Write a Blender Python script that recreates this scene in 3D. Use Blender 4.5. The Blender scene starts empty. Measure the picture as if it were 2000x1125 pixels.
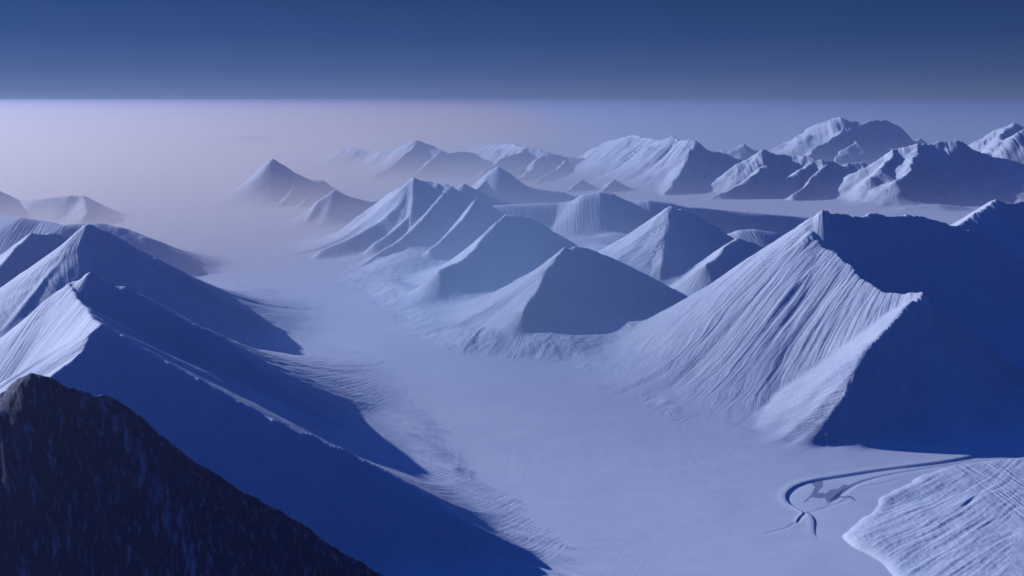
import bpy, math
import numpy as np
R = math.radians
sc = bpy.context.scene
rng = np.random.default_rng(7)

# ------------------------------------------------------------------ camera
CAM_H, PITCH, FPX = 1500.0, R(11.95), 1732.0        # metres, down-tilt, focal length in photo pixels
cam = bpy.data.cameras.new('camera'); cam_o = bpy.data.objects.new('camera', cam)
sc.collection.objects.link(cam_o); sc.camera = cam_o
cam.sensor_width = 36.0; cam.lens = 36.0 * FPX / 2000.0
cam.clip_start = 1.0; cam.clip_end = 500000.0
cam_o.location = (0, 0, CAM_H); cam_o.rotation_euler = (math.pi / 2 - PITCH, 0, 0)
sc.render.resolution_x, sc.render.resolution_y = 1024, 576

# ------------------------------------------------------------------ world, sun, exposure
SUN_EL, SUN_AZ = R(20.8), R(28.0)                    # azimuth: how far the sun stands beyond due left
sun_dir = (-math.cos(SUN_EL) * math.cos(SUN_AZ), math.cos(SUN_EL) * math.sin(SUN_AZ), math.sin(SUN_EL))
w = bpy.data.worlds.new('World'); sc.world = w; w.use_nodes = True
wn, wl = w.node_tree.nodes, w.node_tree.links
bg = wn['Background']
tc = wn.new('ShaderNodeTexCoord')
sep = wn.new('ShaderNodeSeparateXYZ'); wl.new(tc.outputs['Generated'], sep.inputs[0])
ramp = wn.new('ShaderNodeValToRGB'); wl.new(sep.outputs['Z'], ramp.inputs[0])
e = ramp.color_ramp.elements
e[0].position = 0.0;  e[0].color = (0.118, 0.170, 0.350, 1)
e[1].position = 0.032; e[1].color = (0.062, 0.108, 0.270, 1)
for p, c in ((0.066, (0.033, 0.075, 0.218, 1)), (0.105, (0.0215, 0.056, 0.176, 1)), (0.3, (0.009, 0.052, 0.29, 1)), (1.0, (0.005, 0.044, 0.28, 1))):
    n = e.new(p); n.color = c
# the sky is a little brighter towards the sun
dot = wn.new('ShaderNodeVectorMath'); dot.operation = 'DOT_PRODUCT'
wl.new(tc.outputs['Generated'], dot.inputs[0]); dot.inputs[1].default_value = sun_dir
mr = wn.new('ShaderNodeMapRange'); wl.new(dot.outputs['Value'], mr.inputs['Value'])
mr.inputs['From Min'].default_value = -1; mr.inputs['From Max'].default_value = 1
mr.inputs['To Min'].default_value = 0.3; mr.inputs['To Max'].default_value = 1.27
sc_ = wn.new('ShaderNodeVectorMath'); sc_.operation = 'SCALE'
wl.new(ramp.outputs[0], sc_.inputs[0]); wl.new(mr.outputs[0], sc_.inputs['Scale'])
wl.new(sc_.outputs[0], bg.inputs['Color']); bg.inputs['Strength'].default_value = 1.0

sun = bpy.data.lights.new('sun', 'SUN'); sun_o = bpy.data.objects.new('sun', sun)
sc.collection.objects.link(sun_o)
sun.energy = 4.1; sun.angle = R(0.6); sun.color = (0.77, 0.80, 0.96)
from mathutils import Vector
sun_o.rotation_euler = Vector(sun_dir).to_track_quat('Z', 'Y').to_euler()
sun_o.location = (-3000, 0, 4000)

sc.view_settings.view_transform = 'Standard'; sc.view_settings.look = 'None'
sc.view_settings.exposure = 0.0; sc.view_settings.gamma = 1.0
sc.render.engine = 'CYCLES'
sc.cycles.volume_bounces = 1; sc.cycles.max_bounces = 6; sc.cycles.diffuse_bounces = 0
sc.cycles.use_denoising = True

# ------------------------------------------------------------------ photo pixels to points
SP, CP = math.sin(PITCH), math.cos(PITCH)
def ray(px, py):
    u, v = (px - 1000) / FPX, (562.5 - py) / FPX
    return u, v * SP + CP, v * CP - SP
def at(px, py, km):
    x, y, z = ray(px, py); t = km * 1000 / y
    return (x * t, km * 1000, CAM_H + z * t)
def ground(px, py):
    x, y, z = ray(px, py); t = -CAM_H / z
    return (x * t, y * t)

# ------------------------------------------------------------------ noise
TAB = rng.random((256, 256)).astype(np.float32)
def vnoise(x, y, seed=0):
    x = np.asarray(x, np.float64) + seed * 17.31; y = np.asarray(y, np.float64) + seed * 5.77
    xf, yf = np.floor(x), np.floor(y)
    xi, yi = xf.astype(np.int64) & 255, yf.astype(np.int64) & 255
    fx, fy = (x - xf).astype(np.float32), (y - yf).astype(np.float32)
    fx = fx * fx * fx * (fx * (fx * 6 - 15) + 10); fy = fy * fy * fy * (fy * (fy * 6 - 15) + 10)
    x1, y1 = (xi + 1) & 255, (yi + 1) & 255
    a = TAB[xi, yi] * (1 - fx) + TAB[x1, yi] * fx
    b = TAB[xi, y1] * (1 - fx) + TAB[x1, y1] * fx
    return (a * (1 - fy) + b * fy) * 2 - 1
def fbm(x, y, seed=0, octaves=3, gain=0.5):
    s, a = 0, 1.0
    for o in range(octaves):
        s = s + a * vnoise(x * 2 ** o, y * 2 ** o, seed + 31 * o); a *= gain
    return s
def smax(a, b, k):
    h = np.maximum(k - np.abs(a - b), 0) / k
    return np.maximum(a, b) + h * h * k * 0.25
def sstep(a, b, x):
    t = np.clip((x - a) / (b - a), 0, 1); return t * t * (3 - 2 * t)

# ------------------------------------------------------------------ the terrain grid (finer where the camera is near)
def spaced(stops):
    out = [stops[0][0]]
    for (a, step), (b, _) in zip(stops[:-1], stops[1:]):
        while out[-1] < b: out.append(out[-1] + step(out[-1]))
    return np.array(out)
rad = spaced([(1150, lambda r: 0.0042 * r), (1750, lambda r: 0.0026 * r), (7500, lambda r: 0.0036 * r), (14000, lambda r: 0.0026 * r), (20500, lambda r: 0.0048 * r),
              (26000, lambda r: 0.03 * r), (118000, None)])
ang = spaced([(-52, lambda a: 0.2), (-31.5, lambda a: 0.062), (31.5, lambda a: 0.2), (41, None)])
ang = np.radians(ang)
NR, NA = len(rad), len(ang)
print('terrain grid', NR, NA, 2 * NR * NA)
RR, AA = np.meshgrid(rad, ang, indexing='ij')
X = (RR * np.sin(AA)); Y = (RR * np.cos(AA))
Xf, Yf = X.ravel(), Y.ravel()

def polyline_dist(pts, x, y):
    """distance to an open polyline, arc length at the nearest point, side (+1 left of travel)"""
    best = np.full(x.shape, 1e12); arc = np.zeros(x.shape); side = np.ones(x.shape); s0 = 0
    for (x0, y0), (x1, y1) in zip(pts[:-1], pts[1:]):
        dx, dy = x1 - x0, y1 - y0; L = math.hypot(dx, dy)
        if L < 1e-6: continue
        t = np.clip(((x - x0) * dx + (y - y0) * dy) / L ** 2, 0, 1)
        ex, ey = x - x0 - t * dx, y - y0 - t * dy
        d = ex * ex + ey * ey; m = d < best
        best = np.where(m, d, best); arc = np.where(m, s0 + t * L, arc)
        side = np.where(m, np.sign(dx * ey - dy * ex), side); s0 += L
    return np.sqrt(best), arc, side, s0
def inside_dist(poly, x, y):
    """signed distance to a closed outline, positive inside"""
    d, _, _, _ = polyline_dist(poly + [poly[0]], x, y)
    ins = np.zeros(x.shape, bool); n = len(poly)
    for i in range(n):
        (x0, y0), (x1, y1) = poly[i], poly[(i + 1) % n]
        if y0 == y1: continue
        c = ((y0 > y) != (y1 > y)) & (x < (x1 - x0) * (y - y0) / (y1 - y0) + x0)
        ins ^= c
    return np.where(ins, d, -d)
def smooth_line(pts, n=6):
    """Catmull-Rom through the points"""
    P = [np.array(p, float) for p in pts]; P = [2 * P[0] - P[1]] + P + [2 * P[-1] - P[-2]]
    out = []
    for i in range(1, len(P) - 2):
        for k in range(n):
            t = k / n
            out.append(tuple(0.5 * (2 * P[i] + (P[i + 1] - P[i - 1]) * t + (2 * P[i - 1] - 5 * P[i] + 4 * P[i + 1] - P[i + 2]) * t * t
                                    + (3 * P[i] - P[i - 1] - 3 * P[i + 1] + P[i + 2]) * t ** 3)))
    out.append(tuple(P[-2])); return out

# ------------------------------------------------------------------ low ground: valley floor, foothill shelf, moraine, stream, mound
G = np.zeros_like(Xf)
near = RR.ravel() < 16000
gx, gy = Xf[near], Yf[near]
g = np.zeros_like(gx); zone = np.zeros(gx.shape, np.int8)          # 0 floor, 1 foothills, 2 moraine, 3 stream bed, 4 mound
flow_s = gx / 60.0; flow_d = gy / 60.0
g += 2.0 * fbm(gx / 420, gy / 420, 3, 2) + 0.7 * fbm(gx / 160, gy / 60, 4, 2)

shelf_px = [(1330, 845), (1230, 785), (1165, 742), (1100, 712), (1000, 698), (900, 690), (830, 680), (785, 655), (745, 612), (700, 580), (664, 550),
            (676, 525), (640, 505), (560, 506), (625, 480), (690, 440), (720, 402), (1000, 396), (1300, 402), (1560, 430), (1500, 470), (1480, 520), (1440, 600), (1420, 760)]
sd = inside_dist([ground(*p) for p in shelf_px], gx, gy)
sd = sd + 55 * fbm(gx / 420, gy / 420, 11, 2, 0.35) + 16 * fbm(gx / 110, gy / 150, 16, 3)
inner = sstep(0, 330, sd) * 40 + sstep(200, 1100, sd) * 55
lump = sstep(-20, 420, sd) * (20 * fbm(gx / 420, gy / 500, 12, 2, 0.35) + 38 * np.maximum(fbm(gx / 600, gy / 700, 15, 2), -0.3))
_d, sarc_, _s, _l = polyline_dist([ground(*p) for p in shelf_px], gx, gy)
fine = sstep(-10, 90, sd) * (3.0 * fbm(sarc_ / 60, sd / 190, 13, 3) + 2.4 * fbm(gx / 60, gy / 90, 14, 3))
g += np.where(sd > -30, inner + lump + fine, 0); zone[sd > 12] = 1
_d, sarc, _s, _l = polyline_dist([ground(*p) for p in shelf_px], gx, gy)
flow_s = np.where(sd > 0, sarc / 60, flow_s); flow_d = np.where(sd > 0, sd / 60, flow_d)

mor_px = [(545, 640), (590, 672), (640, 705), (690, 745), (740, 772), (790, 792), (850, 838), (880, 865), (935, 905), (960, 945), (1005, 975), (1020, 1000), (1045, 1035),
          (1075, 1062), (1110, 1090), (1180, 1130), (1180, 1240), (700, 1240), (300, 1000), (100, 800), (150, 640), (400, 600)]
sdm = inside_dist([ground(*p) for p in mor_px], gx, gy)
# streaks follow the wind, down-sun
wa = R(-24.0); wx = gx * math.cos(wa) + gy * math.sin(wa); wy = -gx * math.sin(wa) + gy * math.cos(wa)
sdm = sdm + 45 * fbm(wx / 420, wy / 60, 21, 3) + 20 * fbm(wx / 120, wy / 22, 22, 2)
mh = sstep(-10, 120, sdm) * 9 + sstep(60, 600, sdm) * 26
mh += sstep(-25, 120, sdm) * (8.0 * fbm(wx / 520, wy / 75, 23, 3) + 2.4 * fbm(wx / 150, wy / 20, 24, 3))
g += np.where(sdm > -40, mh, 0); zone[(sdm > 2) & (zone == 0)] = 2
flow_s = np.where(sdm > 0, wy / 40, flow_s); flow_d = np.where(sdm > 0, wx / 40, flow_d)

# stream bed on the right: a shallow cut whose far bank drops towards the camera
bank_px = [(2120, 838), (2000, 862), (1920, 885), (1840, 901), (1740, 914), (1650, 928), (1590, 938), (1553, 950), (1536, 966), (1538, 980), (1556, 993), (1580, 1003),
           (1590, 1018), (1590, 1040), (1596, 1052)]
bank = smooth_line([ground(*p) for p in bank_px])
bd, barc, bside, blen = polyline_dist(bank, gx, gy)
bdep = 8 + 22 * sstep(0.62, 0.0, barc / blen) ** 1.3 - 5.5 * sstep(0.80, 1.0, barc / blen)
bw = 5 + 70 * sstep(0.45, 0.0, barc / blen)
g_pre = g.copy()
sgn = np.where(bside > 0, bd, -bd)                                    # left of travel = camera side, inside the bend
cut = sstep(0, 1, sgn / bw) * np.exp(-np.maximum(sgn - bw, 0) / (38 + 200 * sstep(0.6, 0.1, barc / blen)))
cut *= sstep(1.0, 0.985, barc / blen) * sstep(420, 200, sgn)
lip = np.exp(-((sgn + 12) / 16) ** 2) * 2.2 * sstep(1.0, 0.95, barc / blen)
g += -bdep * cut + lip; zone[(cut * bdep > 1.2) & (zone == 0)] = 3
# secondary runnels
def groove(px, depth, width, levee):
    global g
    ln = smooth_line([ground(*p) for p in px]); d, a, s, L = polyline_dist(ln, gx, gy)
    f = sstep(0, 0.1, a / L) * sstep(1, 0.85, a / L)
    sg = d * s
    g = g - depth * f * np.exp(-((sg) / width) ** 2) + levee * f * np.exp(-((sg + 1.9 * width) / (width * 1.1)) ** 2)
groove([(1905, 898), (1800, 915), (1720, 931), (1675, 945), (1648, 962), (1620, 985), (1600, 990)], 4.0, 8, 1.2)
groove([(1545, 985), (1562, 996), (1572, 1003), (1564, 1012), (1556, 1025)], 2.6, 5, 2.4)
groove([(1660, 975), (1620, 990), (1585, 1000), (1566, 1008)], 1.4, 8, 0.4)
groove([(1556, 1018), (1540, 1030), (1515, 1038), (1490, 1044)], 1.3, 5, 0.3)
groove([(1760, 935), (1720, 945), (1690, 950), (1670, 952)], 1.2, 7, 0.4)

ice_z = [(450, 485), (500, 488), (540, 470), (546, 515), (505, 568), (560, 572), (592, 545), (640, 540), (690, 508), (712, 512), (652, 578), (672, 588), (740, 588), (757, 617), (720, 602), (660, 600),
         (600, 620), (564, 634), (560, 602), (500, 602), (470, 592), (412, 630), (462, 580), (486, 520)]
ice_d = inside_dist([ground(1450 + p / 3.4618, 800 + q / 3.4618) for p, q in ice_z], gx, gy) + 2.5 * fbm(gx / 16, gy / 24, 51, 2)
zone[ice_d > 0] = 5
mound_px = [(2350, 884), (2100, 888), (2000, 893), (1930, 900), (1880, 907), (1835, 917), (1795, 934), (1765, 951), (1738, 965), (1720, 978), (1716, 991), (1700, 1003), (1672, 1022),
            (1652, 1040), (1645, 1050), (1662, 1068), (1695, 1085), (1722, 1102), (1745, 1128), (1790, 1190), (1900, 1300), (2350, 1300)]
sdd = inside_dist(smooth_line([ground(*p) for p in mound_px], 4), gx, gy)
sdd = sdd + 7 * fbm(gx / 90, gy / 90, 41, 2)
# two lobes: a crease runs in from the notch of the outline
cr = [ground(*p) for p in ((1716, 993), (1790, 985), (1880, 965), (1990, 950))]
cd, ca, cs, cL = polyline_dist(cr, gx, gy)
crease = np.exp(-(cd / 70) ** 2) * sstep(cL * 1.1, 0, ca)
mz = 17 * (1 - np.exp(-np.maximum(sdd, 0) / 20)) + 48 * (1 - np.exp(-np.maximum(sdd, 0) / 420)) - 14 * crease * sstep(0, 60, sdd)
# furrows run down the mound to its rim
fx_ = gx * 0.87 + gy * 0.49; fy_ = gy * 0.87 - gx * 0.49 - 0.00025 * (gx - 1250) ** 2 + 9 * vnoise(gx / 170, gy / 170, 47)
fx_ = fx_ + 170 * vnoise(fy_ / 23, fx_ / 500, 48) + 60 * vnoise(fy_ / 9, fx_ / 300, 49)
fur = 1.1 * fbm(fy_ / 15, fx_ / 230, 42, 2) + 0.8 * fbm(fy_ / 8, fx_ / 150, 43, 2) + 1.4 * fbm(fy_ / 70, fx_ / 260, 44, 2)
mz = mz + fur * sstep(4, 60, sdd)
g = np.where(sdd > 0, g_pre + (g - g_pre) * sstep(50, 0, sdd) + mz, g); zone[sdd > 1] = 4
flow_s = np.where(sdd > 0, fy_ / 30, flow_s); flow_d = np.where(sdd > 0, fx_ / 30, flow_d)
G[near] = g
ZONE = np.zeros(Xf.shape, np.int8); ZONE[near] = zone
FS = Xf / 55.0; FD = Yf / 55.0; FS[near] = flow_s; FD[near] = flow_d

# ------------------------------------------------------------------ mountains: crests read as (photo x, photo y, distance in km)
def Rg(pts, left=1.25, right=1.25, flute=1.0, lam=70.0, soft=5.0, cap=1.0, stop=None): return dict(pts=pts, kl=left, kr=right, flute=flute, lam=lam, soft=soft, cap=cap, stop=stop)
MOUNTAINS = []
def M(label, *ridges, warp=1.0, rock=0.0, group=None, jag=0.7, crest=0.0, rocky=False, shade=0.3, round=None):
    if group == 'far ranges beyond the fog': jag *= 2.2
    MOUNTAINS.append(dict(label=label, ridges=ridges, warp=warp, rock=rock, group=group, jag=jag, crest=crest, rocky=rocky, shade=shade, round=round))
GL, GC, GF = 'mountains along the left of the valley', 'peaks along the middle of the valley', 'far ranges beyond the fog'

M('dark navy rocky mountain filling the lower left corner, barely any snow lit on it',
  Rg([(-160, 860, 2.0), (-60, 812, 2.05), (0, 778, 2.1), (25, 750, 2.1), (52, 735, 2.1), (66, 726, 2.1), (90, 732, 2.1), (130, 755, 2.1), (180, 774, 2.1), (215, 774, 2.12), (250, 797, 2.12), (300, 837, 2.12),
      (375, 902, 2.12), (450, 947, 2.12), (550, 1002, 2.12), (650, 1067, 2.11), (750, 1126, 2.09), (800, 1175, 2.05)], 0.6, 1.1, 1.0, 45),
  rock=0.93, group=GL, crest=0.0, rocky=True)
M('steep mountain behind the dark rocky corner, bright snow face left of its jagged crest',
  Rg([(-150, 790, 4.15), (0, 682, 4.1), (52, 638, 4.08), (92, 590, 4.03), (116, 568, 4.0), (136, 555, 4.0), (154, 551, 4.0), (174, 536, 4.0), (192, 546, 4.0), (224, 562, 4.0), (244, 562, 4.0), (280, 582, 3.98), (340, 614, 3.95), (400, 646, 3.9),
      (440, 670, 3.88), (500, 714, 3.82), (550, 755, 3.78), (620, 805, 3.72), (700, 850, 3.66), (785, 894, 3.6)], 1.3, 1.15, 0.45, 80, 3.4),
  Rg([(136, 556, 3.98), (148, 586, 3.8), (172, 606, 3.62), (178, 624, 3.45), (197, 636, 3.3), (300, 697, 3.2), (400, 750, 3.12), (500, 806, 3.04), (600, 849, 2.97), (675, 882, 2.92), (800, 947, 2.83), (900, 1012, 2.76), (1000, 1062, 2.71), (1070, 1116, 2.66)], 1.25, 0.92, 0.12, 70, 3.4),
  Rg([(197, 636, 3.3), (172, 660, 3.2), (164, 686, 3.12), (128, 718, 3.0), (100, 740, 2.92), (60, 800, 2.8)], 1.2, 1.6, 0.6, 50, 3.4),
  rock=0.0, group=GL, jag=0.35, crest=0.42)
M('tall triangular blue mountain on the left, streaked ridge falling to the left edge',
  Rg([(174, 440, 5.7), (200, 450, 5.7), (224, 466, 5.68), (248, 482, 5.66), (272, 502, 5.64), (302, 504, 5.72), (380, 554, 5.7), (440, 590, 5.66), (500, 620, 5.62), (575, 654, 5.55), (640, 694, 5.25)], 1.3, 1.25, 0.5, 90, 3.4),
  Rg([(174, 440, 5.7), (158, 450, 5.68), (146, 470, 5.62), (128, 498, 5.5), (80, 550, 5.3), (40, 604, 5.1), (0, 650, 4.95), (-60, 720, 4.75)], 1.2, 1.0, 0.9, 60, 3.4),
  Rg([(272, 502, 5.62), (340, 574, 5.4), (400, 624, 5.25), (470, 672, 5.1)], 1.3, 1.3, 0.5, 80, 3.4),
  group=GL, crest=0.2)
M('pale snow spur at the left edge, in front of the broad dome',
  Rg([(62, 456, 6.9), (32, 482, 6.7), (0, 518, 6.5), (-40, 560, 6.3)], 1.2, 1.1, 0.9, 70, 3.4),
  Rg([(62, 456, 6.9), (112, 457, 7.0), (170, 480, 7.0)], 1.3, 1.3, 0.5, 90, 3.4), group=GL)
M('broad rounded blue dome behind the tall triangular mountain on the left',
  Rg([(-150, 430, 8.2), (0, 423, 8.1), (40, 426, 8.0), (80, 432, 8.0), (120, 441, 7.9), (160, 437, 8.0), (192, 437, 8.0), (224, 444, 8.0), (272, 462, 7.95), (320, 486, 7.9), (360, 510, 7.85), (430, 535, 7.7)], 1.6, 1.9, 0.25, 160, 3.4), group=GL, jag=0.3, round=90)
M('low hazy ridge at the far left, its foot lost in the fog',
  Rg([(-160, 345, 11.6), (-60, 350, 11.6), (0, 376, 11.6), (20, 384, 11.6), (40, 393, 11.6), (80, 388, 11.5), (112, 385, 11.5), (140, 381, 11.5), (160, 383, 11.5), (180, 394, 11.5), (212, 412, 11.5), (248, 428, 11.5)], 1.4, 1.5, 0.8, 120, 3.4),
  Rg([(162, 383, 11.5), (168, 400, 11.2), (170, 418, 10.9)], 1.3, 1.3, 0.5, 100, 3.4), group=GL, warp=1.2)
M('very faint low shape almost swallowed by the fog below the horizon',
  Rg([(360, 272, 31), (410, 266, 31), (450, 260, 31), (500, 261, 31), (530, 270, 31)], 2.5, 2.5, 0.3, 400), group=GF, jag=0.3)

# right of the valley
M('largest mountain on the right, furrowed bright face meeting dark blue face at crest',
  Rg([(1392, 598, 5.85), (1440, 560, 5.7), (1500, 498, 5.45), (1545, 458, 5.28), (1582, 428, 5.15), (1608, 413, 5.12), (1653, 421, 5.25), (1679, 425, 5.35), (1702, 418, 5.4), (1732, 423, 5.45), (1769, 419, 5.5), (1791, 421, 5.55), (1832, 432, 5.65), (1866, 440, 5.75),
      (1907, 456, 5.85), (1950, 481, 5.95), (2000, 510, 6.1), (2100, 570, 6.3)], 1.2, 1.0, 0.7, 45),
  Rg([(1590, 424, 5.13), (1583, 448, 5.05), (1601, 473, 4.95), (1608, 486, 4.9), (1631, 494, 4.84), (1661, 518, 4.72), (1683, 544, 4.6), (1698, 554, 4.55), (1722, 571, 4.45), (1762, 573, 4.38), (1803, 573, 4.3)], 0.9, 1.32, 0.55, 40, 6, 0.6, [(1880, 500, 4.45), (1803, 573, 4.3), (1735, 641, 4.12), (1668, 723, 3.93), (1640, 805, 3.8), (1590, 862, 3.7), (1480, 930, 3.5)]),
  Rg([(1803, 573, 4.3), (1765, 604, 4.22), (1735, 641, 4.12), (1692, 680, 4.02), (1668, 723, 3.93), (1655, 765, 3.85), (1640, 805, 3.8), (1610, 842, 3.74)], 0.75, 1.35, 0.5, 34, 5.5, 0.7),
  Rg([(1803, 573, 4.3), (1862, 622, 4.38), (1950, 690, 4.45), (2060, 765, 4.5)], 1.0, 0.75, 0.4, 70, 5, 0.6),
  group='mountains along the right of the valley', crest=0.2)
M('dark peak cut by the right edge, one thin bright sliver on its left side',
  Rg([(1942, 391, 7.0), (1965, 397, 7.1), (1985, 397, 7.2), (2000, 394, 7.3), (2060, 385, 7.4), (2150, 400, 7.5)], 1.2, 1.25, 0.5, 80),
  Rg([(1942, 391, 7.0), (1915, 409, 6.9), (1890, 428, 6.8), (1862, 450, 6.68)], 1.15, 1.1, 0.7, 60), group='mountains along the right of the valley', crest=0.25)

# middle peaks, front to back
M('rounded pyramid standing alone on the lumpy foothills, nearest of the middle peaks',
  Rg([(1087, 499, 5.98), (1107, 487, 6.0), (1126, 482, 6.0), (1146, 484, 6.0), (1165, 492, 6.0), (1195, 505, 6.0), (1250, 531, 5.93), (1310, 562, 5.8), (1385, 599, 5.62)], 1.15, 0.82, 0.2, 80, 4.2),
  Rg([(1107, 487, 6.0), (1085, 508, 5.9), (1062, 542, 5.78), (1045, 572, 5.62), (1025, 604, 5.48)], 0.85, 1.2, 0.3, 50, 2.6), group=GC)
M('blue peak behind the lone rounded pyramid, long bright ridge curving down its left',
  Rg([(985, 424, 7.2), (1005, 421, 7.2), (1029, 423, 7.2), (1054, 437, 7.2), (1082, 455, 7.18), (1110, 472, 7.15), (1160, 500, 7.05)], 1.15, 0.92, 0.2, 90, 3.6),
  Rg([(985, 424, 7.2), (972, 437, 7.12), (950, 462, 6.98), (925, 491, 6.8), (900, 510, 6.7), (862, 528, 6.6)], 1.15, 0.9, 0.3, 60, 2.4), group=GC)
M('long comb mountain of the middle row with several parallel spurs running down to the left',
  Rg([(702, 420, 9.4), (749, 388, 9.4), (774, 370, 9.35), (783, 368, 9.35), (799, 356, 9.3), (806, 350, 9.3), (830, 353, 9.3), (851, 361, 9.25), (867, 359, 9.25), (879, 364, 9.2), (901, 376, 9.15), (923, 384, 9.1), (951, 398, 9.0), (980, 416, 8.9)], 1.1, 1.05, 0.4, 80, 3.6),
  Rg([(806, 351, 9.3), (794, 374, 9.2), (780, 399, 9.05), (743, 433, 8.85), (693, 462, 8.65), (630, 488, 8.5)], 1.1, 0.95, 0.6, 70, 2.4),
  Rg([(851, 362, 9.25), (823, 396, 9.05), (799, 424, 8.85), (771, 450, 8.65), (735, 474, 8.5)], 1.05, 0.9, 0.5, 60, 2.4),
  Rg([(879, 368, 9.2), (842, 412, 8.9), (811, 443, 8.65), (780, 470, 8.45), (730, 500, 8.2), (674, 540, 7.75)], 1.1, 0.95, 0.5, 60, 2.4),
  Rg([(899, 377, 9.15), (870, 405, 8.95), (836, 443, 8.7), (805, 472, 8.5)], 1.05, 0.9, 0.5, 60, 2.4),
  Rg([(930, 392, 9.05), (906, 429, 8.6), (873, 461, 8.3), (842, 488, 8.1)], 1.1, 0.9, 0.5, 60, 2.4), group=GC, crest=0.2)
M('small dark peak just right behind the comb mountain crest',
  Rg([(887, 369, 10.2), (907, 359, 10.2), (928, 370, 10.2), (950, 381, 10.2), (985, 392, 10.2)], 1.3, 1.3, 0.4, 100, 3.6), group=GC)
M('small dark blue hump left of the comb mountain, its foot fading in fog',
  Rg([(653, 373, 11.2), (672, 380, 11.2), (697, 388, 11.2), (725, 394, 11.2), (760, 386, 11.3), (800, 395, 11.3)], 1.2, 0.9, 0.3, 120, 3.6),
  Rg([(653, 373, 11.2), (637, 383, 11.15), (623, 391, 11.1), (603, 422, 10.85), (592, 442, 10.7)], 1.0, 0.9, 0.4, 90, 2.4), group=GC)
M('pale pointed mountain at the left end of the middle row, half dissolved in fog',
  Rg([(480, 382, 13.6), (504, 341, 13.6), (518, 322, 13.6), (532, 311, 13.6), (553, 322, 13.55), (578, 338, 13.5), (609, 352, 13.4), (630, 352, 13.4), (651, 367, 13.4), (690, 390, 13.3)], 1.1, 1.15, 0.9, 110, 3.6),
  Rg([(582, 342, 13.5), (576, 362, 13.2), (562, 384, 12.9), (545, 406, 12.6)], 1.1, 1.0, 0.7, 90, 2.4),
  Rg([(630, 356, 13.4), (605, 384, 13.0), (580, 408, 12.5), (566, 420, 12.2)], 1.1, 1.1, 0.7, 90, 2.4), group=GC, warp=1.4)
M('dark blue pointed peak in the gap behind the comb mountain',
  Rg([(929, 364, 12.5), (948, 346, 12.5), (973, 326, 12.5), (991, 337, 12.5), (1016, 357, 12.5), (1035, 365, 12.5), (1066, 371, 12.5), (1100, 375, 12.5), (1140, 390, 12.5)], 1.2, 1.2, 0.3, 120, 3.6),
  Rg([(960, 336, 12.5), (945, 356, 12.3), (930, 372, 12.0), (912, 385, 11.8)], 1.1, 1.0, 0.4, 90, 2.4), group=GC)
M('wide low blue mountain with a flat tail to the right, behind the bright furrowed pyramid',
  Rg([(960, 402, 9.9), (1040, 398, 9.9), (1095, 396, 9.9), (1118, 393, 9.85), (1145, 380, 9.8), (1172, 375, 9.8), (1190, 378, 9.8), (1213, 389, 9.8), (1235, 396, 9.8), (1267, 391, 9.8), (1303, 396, 9.8), (1343, 405, 9.8), (1370, 406, 9.9), (1415, 411, 10.0), (1483, 417, 10.0),
      (1550, 422, 10.1), (1640, 430, 10.1)], 1.2, 0.9, 0.12, 140, 3.6), group=GC, jag=0.15, round=110)
M('sharp pyramid with bright furrowed face between lone rounded pyramid and largest mountain',
  Rg([(1206, 503, 7.2), (1226, 484, 7.25), (1258, 452, 7.32), (1289, 425, 7.38), (1309, 407, 7.4), (1330, 409, 7.4), (1352, 416, 7.4), (1375, 430, 7.4), (1406, 450, 7.36), (1433, 468, 7.3), (1480, 495, 7.2)], 1.15, 1.0, 0.9, 60, 3.6),
  Rg([(1309, 408, 7.4), (1308, 430, 7.28), (1300, 458, 7.14), (1294, 488, 7.0), (1292, 512, 6.86)], 1.1, 1.15, 0.9, 55, 2.4), group=GC, crest=0.2)
M('small smooth peak tucked against the left flank of the largest mountain',
  Rg([(1440, 468, 6.9), (1463, 471, 6.9), (1489, 483, 6.88), (1520, 500, 6.8)], 1.2, 1.0, 0.4, 70, 3.6),
  Rg([(1440, 468, 6.9), (1424, 480, 6.82), (1405, 500, 6.7), (1380, 520, 6.55)], 1.2, 1.1, 0.5, 60, 2.4), group=GC)
M('low dark dome peeking over the saddle beside the largest mountain',
  Rg([(1430, 456, 8.3), (1450, 449, 8.3), (1474, 448, 8.3), (1505, 453, 8.3), (1540, 468, 8.3)], 1.6, 1.6, 0.3, 100, 3.6), group=GC, jag=0.3, round=60)
M('two low snow swells in the fog left of the dark right edge peak',
  Rg([(1770, 404, 12.4), (1830, 398, 12.4), (1870, 402, 12.4)], 4.0, 3.0, 0.3, 200, 3.6),
  Rg([(1820, 390, 13.2), (1860, 386, 13.2), (1890, 392, 13.2)], 4.0, 3.0, 0.3, 200, 2.4), jag=0.2)

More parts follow.
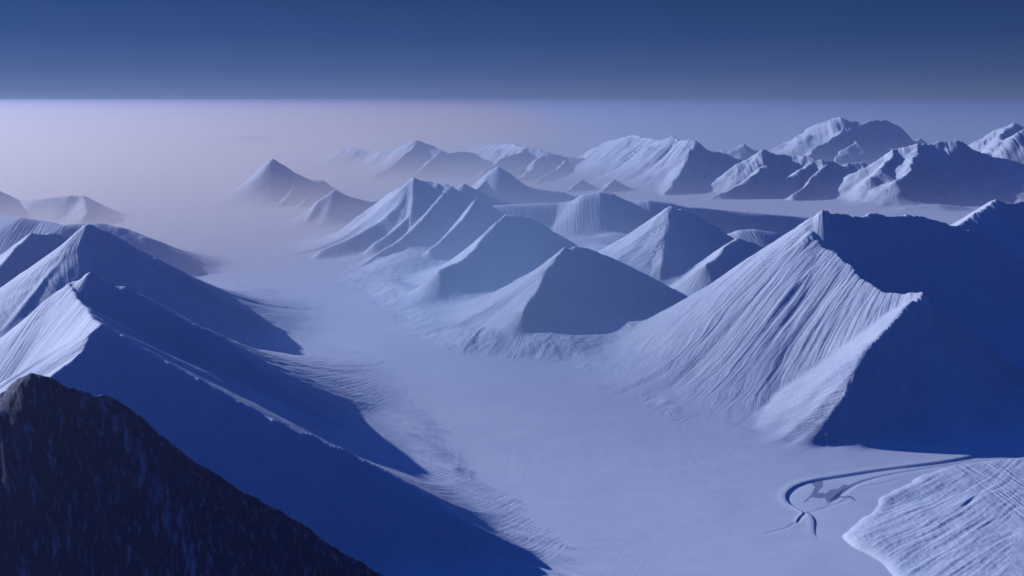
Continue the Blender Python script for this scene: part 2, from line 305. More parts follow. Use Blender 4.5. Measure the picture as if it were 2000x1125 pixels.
# far ranges
M('pale furrowed ridge in the fog above the comb mountain',
  Rg([(630, 330, 21), (649, 312, 20.8), (674, 287, 20.4), (699, 290, 20.1), (730, 300, 19.7), (755, 293, 19.4), (783, 290, 19.1), (799, 280, 18.8), (813, 274, 18.6), (830, 281, 18.5), (858, 294, 18.3), (876, 300, 18.4), (895, 296, 18.6), (926, 298, 18.8), (948, 312, 18.8), (985, 328, 18.7)], 1.2, 1.3, 2.2, 52, 4),
  Rg([(813, 276, 18.6), (790, 300, 18.1), (762, 326, 17.6), (730, 345, 17.1)], 1.1, 1.0, 2.0, 33),
  Rg([(858, 295, 18.3), (832, 324, 17.6), (799, 354, 16.8)], 1.1, 1.0, 2.0, 33), group=GF, warp=1.0)
M('long sloping far ridge with three bright spurs, right above the dark pointed peak',
  Rg([(929, 288, 21), (966, 281, 20.4), (998, 281, 19.6), (1029, 287, 18.9), (1066, 297, 18.6), (1100, 305, 18.4), (1140, 309, 18.4), (1190, 311, 18.4), (1250, 330, 18.4)], 1.3, 1.35, 2.0, 52, 4),
  Rg([(1029, 288, 18.9), (990, 308, 18.3), (955, 330, 17.6)], 1.1, 1.0, 2.0, 33),
  Rg([(1060, 300, 18.6), (1038, 325, 17.8), (1010, 350, 16.8)], 1.1, 1.0, 1.8, 33),
  Rg([(1100, 312, 18.3), (1072, 338, 17.3), (1040, 364, 16)], 1.1, 1.0, 1.8, 33), group=GF, warp=1.8)
M('two tiny bright ridges rising from the fog in front of the far ranges',
  Rg([(1136, 350, 15.4), (1118, 362, 15.1), (1098, 376, 14.7)], 1.1, 1.0, 1.3, 27),
  Rg([(1136, 350, 15.4), (1160, 362, 15.3), (1185, 374, 15)], 1.1, 1.2, 0.9, 27),
  Rg([(1199, 351, 15.2), (1186, 363, 14.9), (1170, 378, 14.5)], 1.1, 1.0, 1.3, 27),
  Rg([(1199, 351, 15.2), (1220, 362, 15.2), (1250, 376, 15)], 1.1, 1.2, 0.9, 27), group=GF)
M('far mountain whose broad furrowed bright face ends in a dark right flank, centre right',
  Rg([(1110, 322, 19.6), (1131, 309, 19.3), (1154, 292, 18.9), (1203, 271, 18.3), (1237, 263, 17.8), (1255, 270, 17.5), (1289, 275, 17), (1311, 264, 16.7), (1329, 275, 16.4), (1354, 276, 16), (1370, 288, 16.1), (1406, 297, 16.3), (1437, 307, 16.4), (1480, 322, 16.4)], 1.2, 1.35, 2.0, 60, 4),
  Rg([(1354, 277, 16), (1345, 310, 15.5), (1322, 344, 14.9), (1296, 376, 14.3)], 1.1, 1.2, 1.6, 52, 4), group=GF, warp=1.0, crest=0.2)
M('tiny blue far peak in the gap left of the double-topped massif',
  Rg([(1395, 305, 22), (1425, 290, 22), (1447, 281, 22), (1465, 290, 22), (1500, 304, 22)], 1.4, 1.4, 1.1, 55), group=GF, warp=2)
M('jagged low range with small bright spurs below the double-topped massif',
  Rg([(1440, 318, 15), (1473, 301, 15), (1489, 291, 15), (1507, 299, 15), (1541, 304, 15), (1563, 304, 14.9), (1584, 310, 14.8), (1611, 313, 14.7), (1624, 316, 14.7), (1642, 324, 14.7), (1660, 319, 14.7), (1690, 317, 14.7), (1720, 330, 14.6)], 1.2, 1.15, 2.0, 33),
  Rg([(1498, 324, 14.4), (1475, 340, 14.2), (1440, 360, 14), (1392, 386, 13.7)], 1.1, 1.1, 1.8, 24),
  Rg([(1498, 324, 14.4), (1520, 338, 14.4), (1545, 356, 14.3)], 1.2, 1.0, 1.1, 24),
  Rg([(1584, 311, 14.8), (1553, 338, 14.4), (1525, 374, 13.9)], 1.1, 0.95, 1.8, 27),
  Rg([(1617, 316, 14.7), (1590, 346, 14.2), (1554, 380, 13.6)], 1.1, 0.95, 1.8, 27), group=GF, warp=1.6, crest=0.25, shade=0.6)
M('long dark blue range running to the right edge, bright streaked shoulder at its left',
  Rg([(1690, 325, 14.2), (1725, 306, 14.2), (1748, 291, 14.2), (1800, 281, 14.1), (1815, 283, 14.1), (1856, 274, 14.2), (1874, 276, 14.2), (1901, 294, 14.2), (1923, 300, 14.2), (1955, 300, 14.2), (1973, 268, 14.3), (1995, 256, 14.3), (2040, 240, 14.4), (2120, 260, 14.5)], 1.2, 1.2, 1.8, 33),
  Rg([(1800, 282, 14.1), (1790, 305, 13.8), (1775, 330, 13.4), (1745, 352, 13.1)], 1.1, 1.3, 2.0, 27, 3.5),
  Rg([(1748, 292, 14.2), (1735, 318, 13.8), (1710, 345, 13.4)], 1.1, 1.0, 2.0, 27), group=GF, warp=1.6, crest=0.2)
M('double-topped massif, highest of the far mountains on the right',
  Rg([(1500, 296, 24), (1540, 275, 24), (1562, 264, 24), (1600, 238, 23.6), (1641, 226, 23.5), (1662, 234, 23.5), (1680, 240, 23.6), (1695, 234, 23.8), (1718, 234, 24), (1738, 242, 24), (1760, 258, 24), (1800, 269, 24.3), (1850, 286, 25)], 1.3, 1.2, 2.4, 71),
  Rg([(1665, 237, 23.5), (1622, 268, 22.6), (1572, 304, 21.5)], 1.1, 1.0, 2.0, 44),
  Rg([(1690, 238, 23.6), (1672, 275, 22.5), (1640, 312, 21.4)], 1.1, 1.0, 2.0, 44),
  Rg([(1740, 246, 24), (1742, 280, 22.8), (1715, 312, 21.6)], 1.1, 1.2, 2.0, 44), group=GF, shade=0.9, warp=2.4, crest=0.25)
M('pale far peak at the right edge, behind the long dark range',
  Rg([(1890, 290, 20), (1930, 262, 20), (1969, 241, 20), (1990, 249, 20), (2030, 275, 20)], 1.2, 1.3, 2.0, 49),
  Rg([(1969, 242, 20), (1960, 270, 19.3), (1950, 300, 18.5)], 1.1, 1.1, 1.5, 44), group=GF, shade=0.9, warp=2)

# ------------------------------------------------------------------ heights: every mountain rises from its crests
LIFT = 25.0
H = G.copy()
OWN = np.full(Xf.shape, -1, np.int16); SUB = np.zeros(Xf.shape, np.int8)
BESTH = np.full(Xf.shape, -1e9)
ROCK = np.zeros(Xf.shape, np.float32)
def profile(u, b):
    return np.logaddexp(0, (1 - u) * b) / b
def flow_coord(P, r, x, y, RC):
    """where a point lies along the smoothed crest (following the fall line) and how far from it; also the runner-up, and how far the slope faces the sun"""
    p = np.array(P); seg = np.hypot(*np.diff(p[:, :2], axis=0).T); arc = np.concatenate([[0], np.cumsum(seg)]); L = arc[-1]
    N = 13; q = np.linspace(0, L, N); qx = np.interp(q, arc, p[:, 0]); qy = np.interp(q, arc, p[:, 1])
    for _ in range(6):
        qx[1:-1] = 0.25 * qx[:-2] + 0.5 * qx[1:-1] + 0.25 * qx[2:]; qy[1:-1] = 0.25 * qy[:-2] + 0.5 * qy[1:-1] + 0.25 * qy[2:]
    fall = (p[-1, 2] - p[0, 2]) / L
    tl_, tr_ = (math.tan(math.asin(max(-0.6, min(0.6, f)))) for f in (-fall * r['kl'], -fall * r['kr']))
    d1 = np.full(x.shape, 1e9); s1 = np.zeros(x.shape); d2 = d1.copy(); s2 = s1.copy(); lit = np.zeros(x.shape); keep = np.ones(x.shape); sk1 = np.ones(x.shape)
    ln = np.hypot(np.diff(qx), np.diff(qy)); hd = np.unwrap(np.arctan2(np.diff(qy), np.diff(qx))); th = np.concatenate([np.diff(hd), [0]])
    sl = np.concatenate([[0], np.cumsum(ln + np.maximum(-th, 0) * RC)]); sr = np.concatenate([[0], np.cumsum(ln + np.maximum(th, 0) * RC)])
    big = sl[-1] + sr[-1] + math.pi * RC
    for i in range(N - 1):
        dx, dy = (qx[i + 1] - qx[i]) / ln[i], (qy[i + 1] - qy[i]) / ln[i]
        ax, ay = x - qx[i], y - qy[i]
        t = ax * dx + ay * dy; tc = np.clip(t, 0, ln[i]); ex, ey = ax - tc * dx, ay - tc * dy
        d = np.sqrt(ex * ex + ey * ey); c = dx * ay - dy * ax
        psi = np.arctan2(np.abs(t - tc), np.abs(c))
        off = np.where(t > ln[i], psi, np.where(t < 0, -psi, 0)) * RC
        sk = 1 - psi / (math.pi / 2) if i in (0, N - 2) else np.ones(x.shape)
        s = np.where(c > 0, sl[i] + tc + off, big - sr[i] - tc - off)
        near_ = d < d1; far_ = ~near_ & (d < d2) & (np.abs(s - s1) > 1.5 * ln[i])
        moved = near_ & (np.abs(s - s1) > 1.5 * ln[i])
        d2 = np.where(moved, d1, np.where(far_, d, d2)); s2 = np.where(moved, s1, np.where(far_, s, s2))
        f = np.where(c > 0, 1, -1) * (dy * math.cos(SUN_AZ) + dx * math.sin(SUN_AZ))
        lit = np.where(near_, f, lit); sk1 = np.where(near_, sk, sk1)
        if i == 0: keep = np.where(near_ & (t < 0), np.clip(np.abs(c) / (d + 1e-6) * 1.6 - 0.15, 0, 1), keep)
        else: keep = np.where(near_, 1.0, keep)
        d1 = np.where(near_, d, d1); s1 = np.where(near_, s, s1)
    left = s1 < sl[-1] + math.pi * RC / 2
    s1 = s1 + np.where(left, -d1 * tl_, d1 * tr_) * 0.9 * sk1
    left = s2 < sl[-1] + math.pi * RC / 2
    s2 = s2 + np.where(left, -d2 * tl_, d2 * tr_) * 0.9 * sk1
    return s1, d1, s2, d2, sstep(-0.2, 0.3, lit), keep
for mi, m in enumerate(MOUNTAINS):
    R3 = []
    for r in m['ridges']:
        R3.append([(p[0], p[1], p[2] + LIFT) for p in (at(*q) for q in r['pts'])])
    allp = np.array([p for r in R3 for p in r])
    kmax = max(max(r['kl'], r['kr']) for r in m['ridges'])
    reach = max(allp[:, 2].max() * kmax * 2.0, 300)
    sel = np.where((Xf > allp[:, 0].min() - reach) & (Xf < allp[:, 0].max() + reach) & (Yf > allp[:, 1].min() - reach) & (Yf < allp[:, 1].max() + reach))[0]
    if not len(sel): continue
    x, y = Xf[sel], Yf[sel]
    dist_scale = max(allp[:, 1].mean() / 6000.0, 0.6) ** 0.75
    w1 = 210 * dist_scale; wm = m['warp'] * m['jag']
    xw = x + wm * (14 * dist_scale * vnoise(x / w1, y / w1, mi + 1) + 6 * dist_scale * vnoise(x / w1 * 3.1, y / w1 * 3.1, mi + 2))
    yw = y + wm * (14 * dist_scale * vnoise(x / w1, y / w1, mi + 71) + 6 * dist_scale * vnoise(x / w1 * 3.1, y / w1 * 3.1, mi + 72))
    rnd = m['round'] or 0.0018 * allp[:, 1].mean()
    hm = np.full(x.shape, -1e9); sub = np.zeros(x.shape, np.int8); fs = np.zeros(x.shape); fd = np.zeros(x.shape); uu = np.ones(x.shape)
    for ri, (r, P) in enumerate(zip(m['ridges'], R3)):
        n = len(P) - 1; RC = 160.0 * dist_scale
        heading = [math.atan2(P[i + 1][1] - P[i][1], P[i + 1][0] - P[i][0]) for i in range(n)]
        turn = [0.0] + [math.remainder(heading[i] - heading[i - 1], 2 * math.pi) for i in range(1, n)] + [0.0]
        length = [math.hypot(P[i + 1][0] - P[i][0], P[i + 1][1] - P[i][1]) for i in range(n)]
        fall = [(P[i + 1][2] - P[i][2]) / length[i] for i in range(n)]
        # fall lines leave a sloping crest at a slant: tilt of that slant on the left and on the right of every stretch
        tl = [-math.asin(max(-0.85, min(0.85, -f * r['kl']))) for f in fall]; tr = [-math.asin(max(-0.85, min(0.85, -f * r['kr']))) for f in fall]
        tl, tr = [-q for q in tl], [-q for q in tr]
        if r['stop']:                                                      # slopes of this crest end at another crest
            pd, _a, psd, _L = polyline_dist([at(*q)[:2] for q in r['stop']], xw, yw); past = np.where(psd > 0, pd * 1.1, 0)
        for i in range(n):
            (x0, y0, z0), (x1, y1, z1) = P[i], P[i + 1]
            dx, dy = x1 - x0, y1 - y0; L = length[i]
            ax, ay = xw - x0, yw - y0
            cr_ = (dx * ay - dy * ax) / L; lf = cr_ > 0
            tilt = np.where(lf, tl[i], tr[i])
            t = (ax * dx + ay * dy) / L ** 2 - np.abs(cr_) * np.tan(tilt) / L
            tcl = np.clip(t, 0, 1)
            ex, ey = ax - tcl * dx, ay - tcl * dy
            d = np.sqrt(ex * ex + ey * ey) + 1e-6
            al = (dx * ex + dy * ey) / L
            zr = np.maximum(z0 + (z1 - z0) * tcl, 6.0)
            psi = np.arctan2(al, np.abs(cr_))
            k = np.where(lf, r['kl'], r['kr'])
            km, kn = 0.5 * (r['kl'] + r['kr']), min(r['kl'], r['kr'])
            qf = np.where(t > 1, sstep(0, 1, (psi - tilt) / (math.pi / 2 - tilt)), np.where(t < 0, sstep(0, 1, (tilt - psi) / (math.pi / 2 + tilt)), 0.0))
            k = k + (np.where(((t > 1) & (i == n - 1)) | ((t < 0) & (i == 0)), km, kn) - k) * qf
            if i == n - 1 and r['cap'] != 1.0:
                k = np.where(t > 1, k * (1 + (r['cap'] - 1) * sstep(0, 0.45, (psi - tilt) / (math.pi / 2 - tilt))), k)
            u = (np.sqrt(d * d + rnd * rnd) - rnd) / (k * zr)
            h = zr * profile(u, r['soft']) - (past if r['stop'] else 0)
            if i == 0: hb, db, ub, zb = h, d, u, zr
            else:
                up = h > hb
                hb = np.where(up, h, hb); db = np.where(up, d, db); ub = np.where(up, u, ub); zb = np.where(up, zr, zb)
        # gullies down the fall line, finer towards the crest
        lam = r['lam'] * dist_scale
        wob = 0.07 * vnoise(xw / (16 * lam), yw / (16 * lam), mi * 7 + ri)
        sA, dA, sB, dB, lit, seam_ = flow_coord(P, r, x + 0.04 * (xw - x), y + 0.04 * (yw - y), 380.0 * dist_scale)
        env = (m['shade'] + (1 - m['shade']) * lit) * seam_ * np.clip(ub * 3.2, 0, 1) * np.clip(1.15 - ub, 0, 1) ** 1.4 * sstep(LIFT * 0.6, LIFT + 70, hb)
        amp = r['flute'] * 0.042 * np.minimum(zb, 900)
        def gullies(s_, d_, wb):
            sd_ = mi * 13 + ri * 3
            f1 = vnoise(s_ / (2.6 * lam) + wb, d_ / (16 * lam), sd_ + 5)
            f2 = 1 - 2 * np.abs(vnoise(s_ / lam + wb * 1.6, d_ / (12 * lam), sd_ + 6))
            f3 = vnoise(s_ / (0.40 * lam) + wb * 2.0, d_ / (8 * lam), sd_ + 7)
            f4 = vnoise(s_ / (0.18 * lam) + wb * 2.0, d_ / (6 * lam), sd_ + 8)
            return 0.40 * f1 + 0.40 * f2 + 0.24 * f3 + 0.10 * f4
        disp = gullies(sA, dA, wob)
        gap = (dB - dA) / (60.0 * dist_scale)
        tie = np.where(gap < 1)[0]                                       # where two stretches of crest compete, mix their gullies
        if len(tie):
            wgt = 0.5 + 0.5 * sstep(0, 1, gap[tie])
            disp[tie] = wgt * disp[tie] + (1 - wgt) * gullies(sB[tie], dB[tie], wob[tie])
        hb = hb + env * amp * disp
        sb = sA
        jz = m['jag'] * 0.016 * np.minimum(zb, 700) * np.exp(-ub * 5)
        hb = hb + jz * (vnoise(sb / (1.3 * lam), 0.5, mi + ri) + 0.6 * vnoise(sb / (0.45 * lam), 0.5, mi + ri + 40))
        mk = hb > hm
        sub = np.where(mk, ri, sub); fs = np.where(mk, sb + ri * 9000, fs); fd = np.where(mk, db, fd); uu = np.where(mk, ub, uu)
        hm = smax(hm, hb, 14.0 * dist_scale) if ri else hb
    hm = hm - LIFT
    H[sel] = smax(H[sel], hm, 25.0)
    mk = hm > BESTH[sel]
    idx = sel[mk]
    BESTH[idx] = hm[mk]; OWN[idx] = mi; SUB[idx] = sub[mk]
    FS[idx] = fs[mk] / 55.0; FD[idx] = fd[mk] / 55.0
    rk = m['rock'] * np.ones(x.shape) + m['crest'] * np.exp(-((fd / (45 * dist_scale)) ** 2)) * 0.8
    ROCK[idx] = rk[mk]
OWN[BESTH < G + 2.0] = -1
fsg = FS.reshape(NR, NA); seam = np.zeros((NR, NA), bool)
for ax in (0, 1):
    jump = np.abs(np.diff(fsg, axis=ax)) > 2.5
    if ax == 0: seam[:-1] |= jump; seam[1:] |= jump
    else: seam[:, :-1] |= jump; seam[:, 1:] |= jump
KEEP = 1.0 - seam.ravel().astype(np.float32)
KEEP *= np.where(OWN >= 0, np.clip((BESTH - G) / 70.0, 0.12, 1), 1).astype(np.float32)
ROCK[OWN < 0] = 0
# a spur is one piece: stray patches go back to the main ridge
S2, O2 = SUB.reshape(NR, NA), OWN.reshape(NR, NA)
for mi, m in enumerate(MOUNTAINS):
    ii, jj = np.where(O2 == mi)
    if len(m['ridges']) < 2 or not len(ii): continue
    win = (slice(ii.min(), ii.max() + 1), slice(jj.min(), jj.max() + 1))
    for ri in range(1, len(m['ridges'])):
        msk = (S2[win] == ri) & (O2[win] == mi); left_ = msk.copy(); best_ = None
        for _ in range(4):
            if not left_.any(): break
            seed = np.zeros_like(msk); q_ = np.argwhere(left_); seed[tuple(q_[len(q_) // 2])] = True; n0 = 0
            while True:
                for _k in range(12):
                    g_ = seed.copy(); g_[1:] |= seed[:-1]; g_[:-1] |= seed[1:]; g_[:, 1:] |= seed[:, :-1]; g_[:, :-1] |= seed[:, 1:]; seed = g_ & msk
                n1 = int(seed.sum())
                if n1 == n0: break
                n0 = n1
            if best_ is None or n0 > best_[0]: best_ = (n0, seed)
            left_ &= ~seed
            if n0 * 2 > msk.sum(): break
        if best_: S2[win][msk & ~best_[1]] = 0
    # and pieces of the main ridge cut off by a spur join that spur
    msk = (S2[win] == 0) & (O2[win] == mi); left_ = msk.copy(); pieces = []
    while left_.any() and len(pieces) < 12:
        seed = np.zeros_like(msk); q_ = np.argwhere(left_); seed[tuple(q_[len(q_) // 2])] = True; n0 = 0
        while True:
            for _k in range(12):
                g_ = seed.copy(); g_[1:] |= seed[:-1]; g_[:-1] |= seed[1:]; g_[:, 1:] |= seed[:, :-1]; g_[:, :-1] |= seed[:, 1:]; seed = g_ & msk
            n1 = int(seed.sum())
            if n1 == n0: break
            n0 = n1
        pieces.append((n0, seed)); left_ &= ~seed
    pieces.sort(key=lambda p_: -p_[0])
    for n0, seed in pieces[1:]:
        ring = seed.copy(); ring[1:] |= seed[:-1]; ring[:-1] |= seed[1:]; ring[:, 1:] |= seed[:, :-1]; ring[:, :-1] |= seed[:, 1:]
        ring &= ~seed & (O2[win] == mi) & (S2[win] > 0)
        if ring.any(): S2[win][seed] = np.bincount(S2[win][ring]).argmax()
        elif n0 < 0.2 * pieces[0][0]:                                     # a sliver beyond another mountain goes to its neighbour
            ring = seed.copy(); ring[1:] |= seed[:-1]; ring[:-1] |= seed[1:]; ring[:, 1:] |= seed[:, :-1]; ring[:, :-1] |= seed[:, 1:]
            ring &= ~seed
            if ring.any():
                key = np.bincount((O2[win][ring] + 1) * 16 + S2[win][ring]).argmax()
                O2[win][seed] = key // 16 - 1; S2[win][seed] = key % 16
        else: print('two pieces', m['label'], n0, pieces[0][0])
chute = [at(200, 775, 2.11)[:2], at(262, 880, 2.03)[:2], at(340, 1010, 1.93)[:2], at(420, 1180, 1.8)[:2]]
cd2, ca2, _s, cl2 = polyline_dist(chute, Xf, Yf)
ROCK -= (0.09 * np.exp(-(cd2 / (14 + 0.05 * ca2)) ** 2)).astype(np.float32) * (ROCK > 0.3)
H = H.reshape(NR, NA)
# small-scale roughness everywhere on mountain ground
rough = fbm(X / 42, Y / 42, 91, 3) * np.where(OWN.reshape(NR, NA) >= 0, 0.35, 0.08) * np.clip(RR / 4000, 0.7, 3)
H += rough

# normals of the whole sheet, so that neighbouring meshes shade without a seam
def grad(A, axis): return np.gradient(A, axis=axis)
Tr = np.stack([grad(X, 0), grad(Y, 0), grad(H, 0)], -1); Ta = np.stack([grad(X, 1), grad(Y, 1), grad(H, 1)], -1)
Nn = np.cross(Ta, Tr); Nn *= np.sign(Nn[..., 2:3]); Nn /= np.linalg.norm(Nn, axis=-1, keepdims=True)
Nf = Nn.reshape(-1, 3).astype(np.float32)
CO = np.stack([X, Y, H], -1).reshape(-1, 3).astype(np.float32)

# ------------------------------------------------------------------ materials
def nodes(name):
    mt = bpy.data.materials.new(name); mt.use_nodes = True
    return mt, mt.node_tree.nodes, mt.node_tree.links
def snow_material(name, base, rough_, bump, rocky, fine=(1.6, 0.35), var=1.0):
    mt, n, l = nodes(name); b = n['Principled BSDF']
    b.inputs['Roughness'].default_value = rough_
    b.inputs['Specular IOR Level'].default_value = 0.25
    geo = n.new('ShaderNodeNewGeometry')
    flow = n.new('ShaderNodeAttribute'); flow.attribute_name = 'flow'
    # streaks down the fall line
    fsp = n.new('ShaderNodeSeparateXYZ'); l.new(flow.outputs['Vector'], fsp.inputs[0])
    mp = n.new('ShaderNodeMapping'); l.new(flow.outputs['Vector'], mp.inputs[0]); mp.inputs['Scale'].default_value = (3.2, 0.20, 0)
    st = n.new('ShaderNodeTexNoise'); l.new(mp.outputs[0], st.inputs['Vector']); st.inputs['Detail'].default_value = 5; st.inputs['Scale'].default_value = 1.0
    gr = n.new('ShaderNodeTexNoise'); l.new(geo.outputs['Position'], gr.inputs['Vector']); gr.inputs['Scale'].default_value = 0.05; gr.inputs['Detail'].default_value = 4
    mix = n.new('ShaderNodeMath'); mix.operation = 'MULTIPLY_ADD'; l.new(gr.outputs[0], mix.inputs[0]); mix.inputs[1].default_value = 0.35; l.new(st.outputs[0], mix.inputs[2])
    bp = n.new('ShaderNodeBump'); l.new(mix.outputs[0], bp.inputs['Height']); bs = n.new('ShaderNodeMath'); bs.operation = 'MULTIPLY'; l.new(fsp.outputs['Z'], bs.inputs[0]); bs.inputs[1].default_value = bump; l.new(bs.outputs[0], bp.inputs['Strength']); bp.inputs['Distance'].default_value = 9.0
    l.new(bp.outputs[0], b.inputs['Normal'])
    # wind-packed snow is patchy
    pn = n.new('ShaderNodeTexNoise'); l.new(geo.outputs['Position'], pn.inputs['Vector']); pn.inputs['Scale'].default_value = 0.0045; pn.inputs['Detail'].default_value = 6
    vm = n.new('ShaderNodeMath'); vm.operation = 'MULTIPLY_ADD'; l.new(st.outputs[0], vm.inputs[0]); vm.inputs[1].default_value = 0.6; l.new(pn.outputs[0], vm.inputs[2])
    vr = n.new('ShaderNodeMapRange'); l.new(vm.outputs[0], vr.inputs['Value']); vr.inputs['From Min'].default_value = 0.45; vr.inputs['From Max'].default_value = 1.0
    cm = n.new('ShaderNodeMix'); cm.data_type = 'RGBA'; l.new(vr.outputs[0], cm.inputs['Factor'])
    cm.inputs['A'].default_value = (base[0] * (1 - .24 * var), base[1] * (1 - .20 * var), base[2] * (1 - .12 * var), 1); cm.inputs['B'].default_value = (*base, 1)
    out = cm.outputs['Result']
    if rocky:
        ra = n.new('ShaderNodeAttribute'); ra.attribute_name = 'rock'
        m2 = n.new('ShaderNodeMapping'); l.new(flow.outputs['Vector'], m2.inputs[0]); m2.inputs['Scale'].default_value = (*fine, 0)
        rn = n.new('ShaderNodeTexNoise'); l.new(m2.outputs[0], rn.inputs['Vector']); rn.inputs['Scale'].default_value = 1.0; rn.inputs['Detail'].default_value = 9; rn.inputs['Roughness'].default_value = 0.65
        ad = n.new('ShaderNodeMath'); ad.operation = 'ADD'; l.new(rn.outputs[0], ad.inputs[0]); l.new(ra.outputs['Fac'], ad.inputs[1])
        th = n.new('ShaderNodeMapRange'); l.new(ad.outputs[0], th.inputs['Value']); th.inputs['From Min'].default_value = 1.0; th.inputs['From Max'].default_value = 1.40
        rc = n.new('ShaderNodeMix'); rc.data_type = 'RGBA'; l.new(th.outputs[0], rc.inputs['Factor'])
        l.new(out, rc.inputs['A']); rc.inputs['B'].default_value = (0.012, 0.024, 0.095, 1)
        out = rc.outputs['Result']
    l.new(out, b.inputs['Base Color'])
    return mt
SNOW = (0.75, 0.81, 0.90)
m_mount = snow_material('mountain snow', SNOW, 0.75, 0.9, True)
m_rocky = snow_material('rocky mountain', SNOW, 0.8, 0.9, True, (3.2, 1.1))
m_floor = snow_material('valley snow', SNOW, 0.7, 0.08, False, var=0.3)
m_shelf = snow_material('foothill snow', SNOW, 0.7, 0.6, False)
m_drift = snow_material('drifted snow', SNOW, 0.7, 0.35, False)
m_mound = snow_material('furrowed snow', SNOW, 0.7, 1.0, False)
m_ice, n, l = nodes('bare ice')
n['Principled BSDF'].inputs['Base Color'].default_value = (0.30, 0.36, 0.48, 1); n['Principled BSDF'].inputs['Roughness'].default_value = 0.45

# ------------------------------------------------------------------ meshes
def face_owner(A):
    return A.reshape(NR, NA)[:-1, :-1].ravel()
i0 = (np.arange(NR - 1)[:, None] * NA + np.arange(NA - 1)[None, :]).ravel()
QUADS = np.stack([i0, i0 + 1, i0 + NA + 1, i0 + NA], -1)[:, ::-1] if False else np.stack([i0, i0 + NA, i0 + NA + 1, i0 + 1], -1)
fo, fsb, fz = face_owner(OWN), face_owner(SUB), face_owner(ZONE)
# keep the faces turned up
a, b_, c = CO[QUADS[0][0]], CO[QUADS[0][1]], CO[QUADS[0][2]]
if np.cross(b_ - a, c - a)[2] < 0: QUADS = QUADS[:, ::-1]
def sheet(name, mask, mat, parent=None, origin=None):
    q = QUADS[mask]
    if not len(q): return None
    used, inv = np.unique(q, return_inverse=True); inv = inv.reshape(-1)
    co = CO[used].copy()
    if origin is not None: co -= np.array(origin, np.float32)
    me = bpy.data.meshes.new(name)
    me.vertices.add(len(used)); me.vertices.foreach_set('co', co.ravel())
    me.loops.add(len(inv)); me.loops.foreach_set('vertex_index', inv.astype(np.int32))
    me.polygons.add(len(q)); me.polygons.foreach_set('loop_start', np.arange(0, len(inv), 4, dtype=np.int32))
    me.polygons.foreach_set('use_smooth', np.ones(len(q), bool))
    me.update(calc_edges=True)
    at_ = me.attributes.new('flow', 'FLOAT_VECTOR', 'POINT')
    at_.data.foreach_set('vector', np.stack([FS[used], FD[used], KEEP[used]], -1).astype(np.float32).ravel())
    rk = me.attributes.new('rock', 'FLOAT', 'POINT'); rk.data.foreach_set('value', ROCK[used].astype(np.float32))
    cn = me.attributes.new('custom_normal', 'FLOAT_VECTOR', 'POINT'); cn.data.foreach_set('vector', Nf[used].ravel())
    me.materials.append(mat)
    o = bpy.data.objects.new(name, me); sc.collection.objects.link(o)
    if parent is not None: o.parent = parent
    elif origin is not None: o.location = origin
    return o
def tag(o, kind, label=None, category=None, group=None):
    o['kind'] = kind
    if label: o['label'] = label
    if category: o['category'] = category
    if group: o['group'] = group

ground_mask = fo < 0
for z, nm, mt in ((0, 'snow_valley_floor', m_floor), (1, 'foothills', m_shelf), (2, 'moraine', m_drift), (3, 'frozen_stream', m_floor)):
    o = sheet(nm, ground_mask & (fz == z), mt)
    if o: tag(o, 'structure')
o = sheet('snow_mound', ground_mask & (fz == 4), m_mound, origin=(1500, 3000, 0))
tag(o, 'thing', 'smooth furrowed snow mound with a bright lip, filling the lower right corner', 'hill')

for mi, m in enumerate(MOUNTAINS):
    mk = fo == mi
    if not mk.any(): print('hidden mountain', m['label']); continue
    p = at(*m['ridges'][0]['pts'][len(m['ridges'][0]['pts']) // 2])
    org = (p[0], p[1], 0.0)
    if len(m['ridges']) == 1:
        o = sheet('mountain', mk, m_rocky if m['rocky'] else m_mount, origin=org)
    else:
        o = bpy.data.objects.new('mountain', None); sc.collection.objects.link(o); o.location = org
        for ri in range(len(m['ridges'])):
            s = sheet('main_ridge' if ri == 0 else 'spur', mk & (fsb == ri), m_mount, parent=o, origin=org)
    tag(o, 'thing', m['label'], 'mountain', m['group'])

o = sheet('ice_patch', ground_mask & (fz == 5), m_ice)
tag(o, 'thing', 'dark jagged patch of bare ice inside the bend of the frozen stream', 'ice patch')
# ------------------------------------------------------------------ air: one haze box, and the fog bank lying in the fjord
def box(name, x0, x1, y0, y1, z0, z1):
    v = [(x, y, z) for z in (z0, z1) for y in (y0, y1) for x in (x0, x1)]
    f = [(0, 2, 3, 1), (4, 5, 7, 6), (0, 1, 5, 4), (2, 6, 7, 3), (0, 4, 6, 2), (1, 3, 7, 5)]
    me = bpy.data.meshes.new(name); me.from_pydata(v, [], f)
    o = bpy.data.objects.new(name, me); sc.collection.objects.link(o); return o
def air(name, density, colour, aniso):
    mt, n, l = nodes(name); n.remove(n['Principled BSDF'])
    pv = n.new('ShaderNodeVolumePrincipled'); pv.inputs['Density'].default_value = density
    pv.inputs['Color'].default_value = (*colour, 1); pv.inputs['Anisotropy'].default_value = aniso
    l.new(pv.outputs[0], n['Material Output'].inputs['Volume']); return mt
hz = box('haze', -125000, 125000, -4000, 125000, float(H.min()) - 20, CAM_H + 25)
hz.data.materials.append(air('haze air', 1.5e-5, (0.50, 0.555, 0.74), 0.55)); tag(hz, 'stuff')

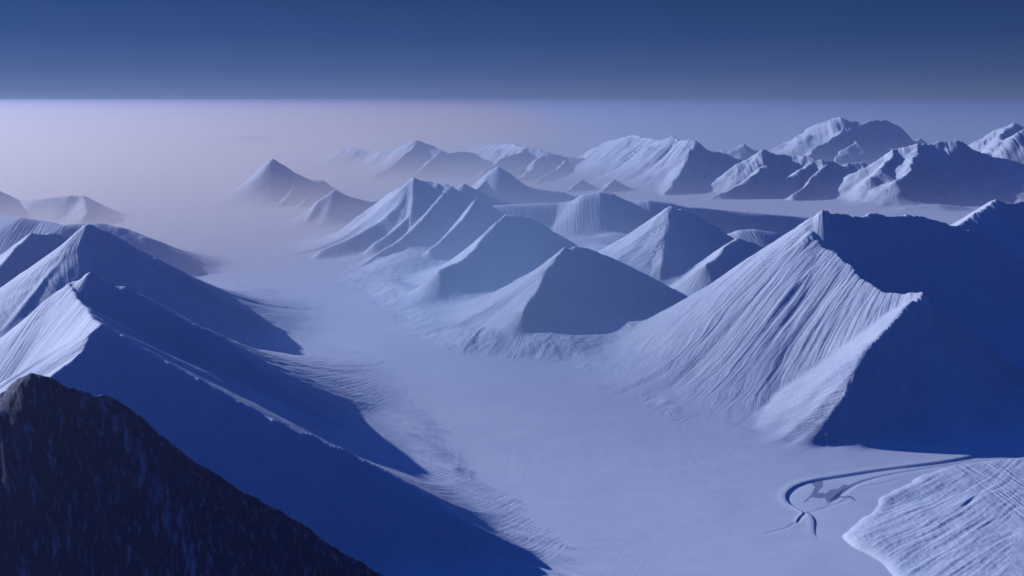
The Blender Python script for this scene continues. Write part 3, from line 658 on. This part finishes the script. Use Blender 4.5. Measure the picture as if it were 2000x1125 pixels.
# low fog lying in the fjord: thick on the water, thinning upwards and towards the clear right-hand side
fog = box('fog_bank', -70000, 70000, 2500, 120000, -6, 1300)
mt, n, l = nodes('fog air'); n.remove(n['Principled BSDF'])
pv = n.new('ShaderNodeVolumePrincipled'); pv.inputs['Color'].default_value = (0.96, 0.95, 1.0, 1); pv.inputs['Anisotropy'].default_value = 0.45
geo = n.new('ShaderNodeNewGeometry'); sx = n.new('ShaderNodeSeparateXYZ'); l.new(geo.outputs['Position'], sx.inputs[0])
def math_(op, a, b=None):
    q = n.new('ShaderNodeMath'); q.operation = op
    for i_, v_ in enumerate((a, b)):
        if v_ is None: continue
        if isinstance(v_, (int, float)): q.inputs[i_].default_value = v_
        else: l.new(v_, q.inputs[i_])
    return q.outputs[0]
def fade(v, a, b, lo, hi):
    q = n.new('ShaderNodeMapRange'); q.interpolation_type = 'SMOOTHSTEP'; l.new(v, q.inputs['Value'])
    for k_, x_ in zip(('From Min', 'From Max', 'To Min', 'To Max'), (a, b, lo, hi)): q.inputs[k_].default_value = x_
    return q.outputs[0]
low = math_('MULTIPLY', math_('EXPONENT', math_('MULTIPLY', sx.outputs['Z'], -1 / 170.0)), 1.2e-3)
low = math_('MULTIPLY', low, fade(sx.outputs['Y'], 5600, 10500, 0, 1))
low = math_('MULTIPLY', low, fade(sx.outputs['X'], -2500, 3200, 1, 0.14))
# thinner blue mist filling the basin between the middle peaks
def sq(v, c, w_): q_ = math_('MULTIPLY', math_('SUBTRACT', v, c), 1 / w_); return math_('MULTIPLY', q_, q_)
r2 = math_('ADD', sq(sx.outputs['X'], 50, 1000), sq(sx.outputs['Y'], 5600, 1400))
high = math_('MULTIPLY', math_('EXPONENT', math_('MULTIPLY', sx.outputs['Z'], -1 / 900.0)), math_('MULTIPLY', math_('EXPONENT', math_('MULTIPLY', r2, -1.0)), 4.6e-4))
far_ = math_('MULTIPLY', math_('EXPONENT', math_('MULTIPLY', sx.outputs['Z'], -1 / 900.0)), fade(sx.outputs['Y'], 9500, 14500, 0, 4.5e-5))
fx2 = fade(sx.outputs['X'], -3000, 4500, 1, 0)
low = math_('ADD', low, math_('MULTIPLY', far_, fx2))
high = math_('ADD', high, math_('MULTIPLY', far_, math_('MULTIPLY', math_('SUBTRACT', 1.0, fx2), 0.8)))
dens = math_('ADD', low, high)
cmx = n.new('ShaderNodeMix'); cmx.data_type = 'RGBA'
l.new(math_('DIVIDE', low, math_('ADD', dens, 1e-9)), cmx.inputs['Factor'])
cmx.inputs['A'].default_value = (0.56, 0.81, 1.0, 1); cmx.inputs['B'].default_value = (0.95, 0.86, 0.80, 1)
l.new(cmx.outputs['Result'], pv.inputs['Color'])
l.new(dens, pv.inputs['Density']); l.new(pv.outputs[0], n['Material Output'].inputs['Volume'])
fog.data.materials.append(mt); tag(fog, 'stuff')
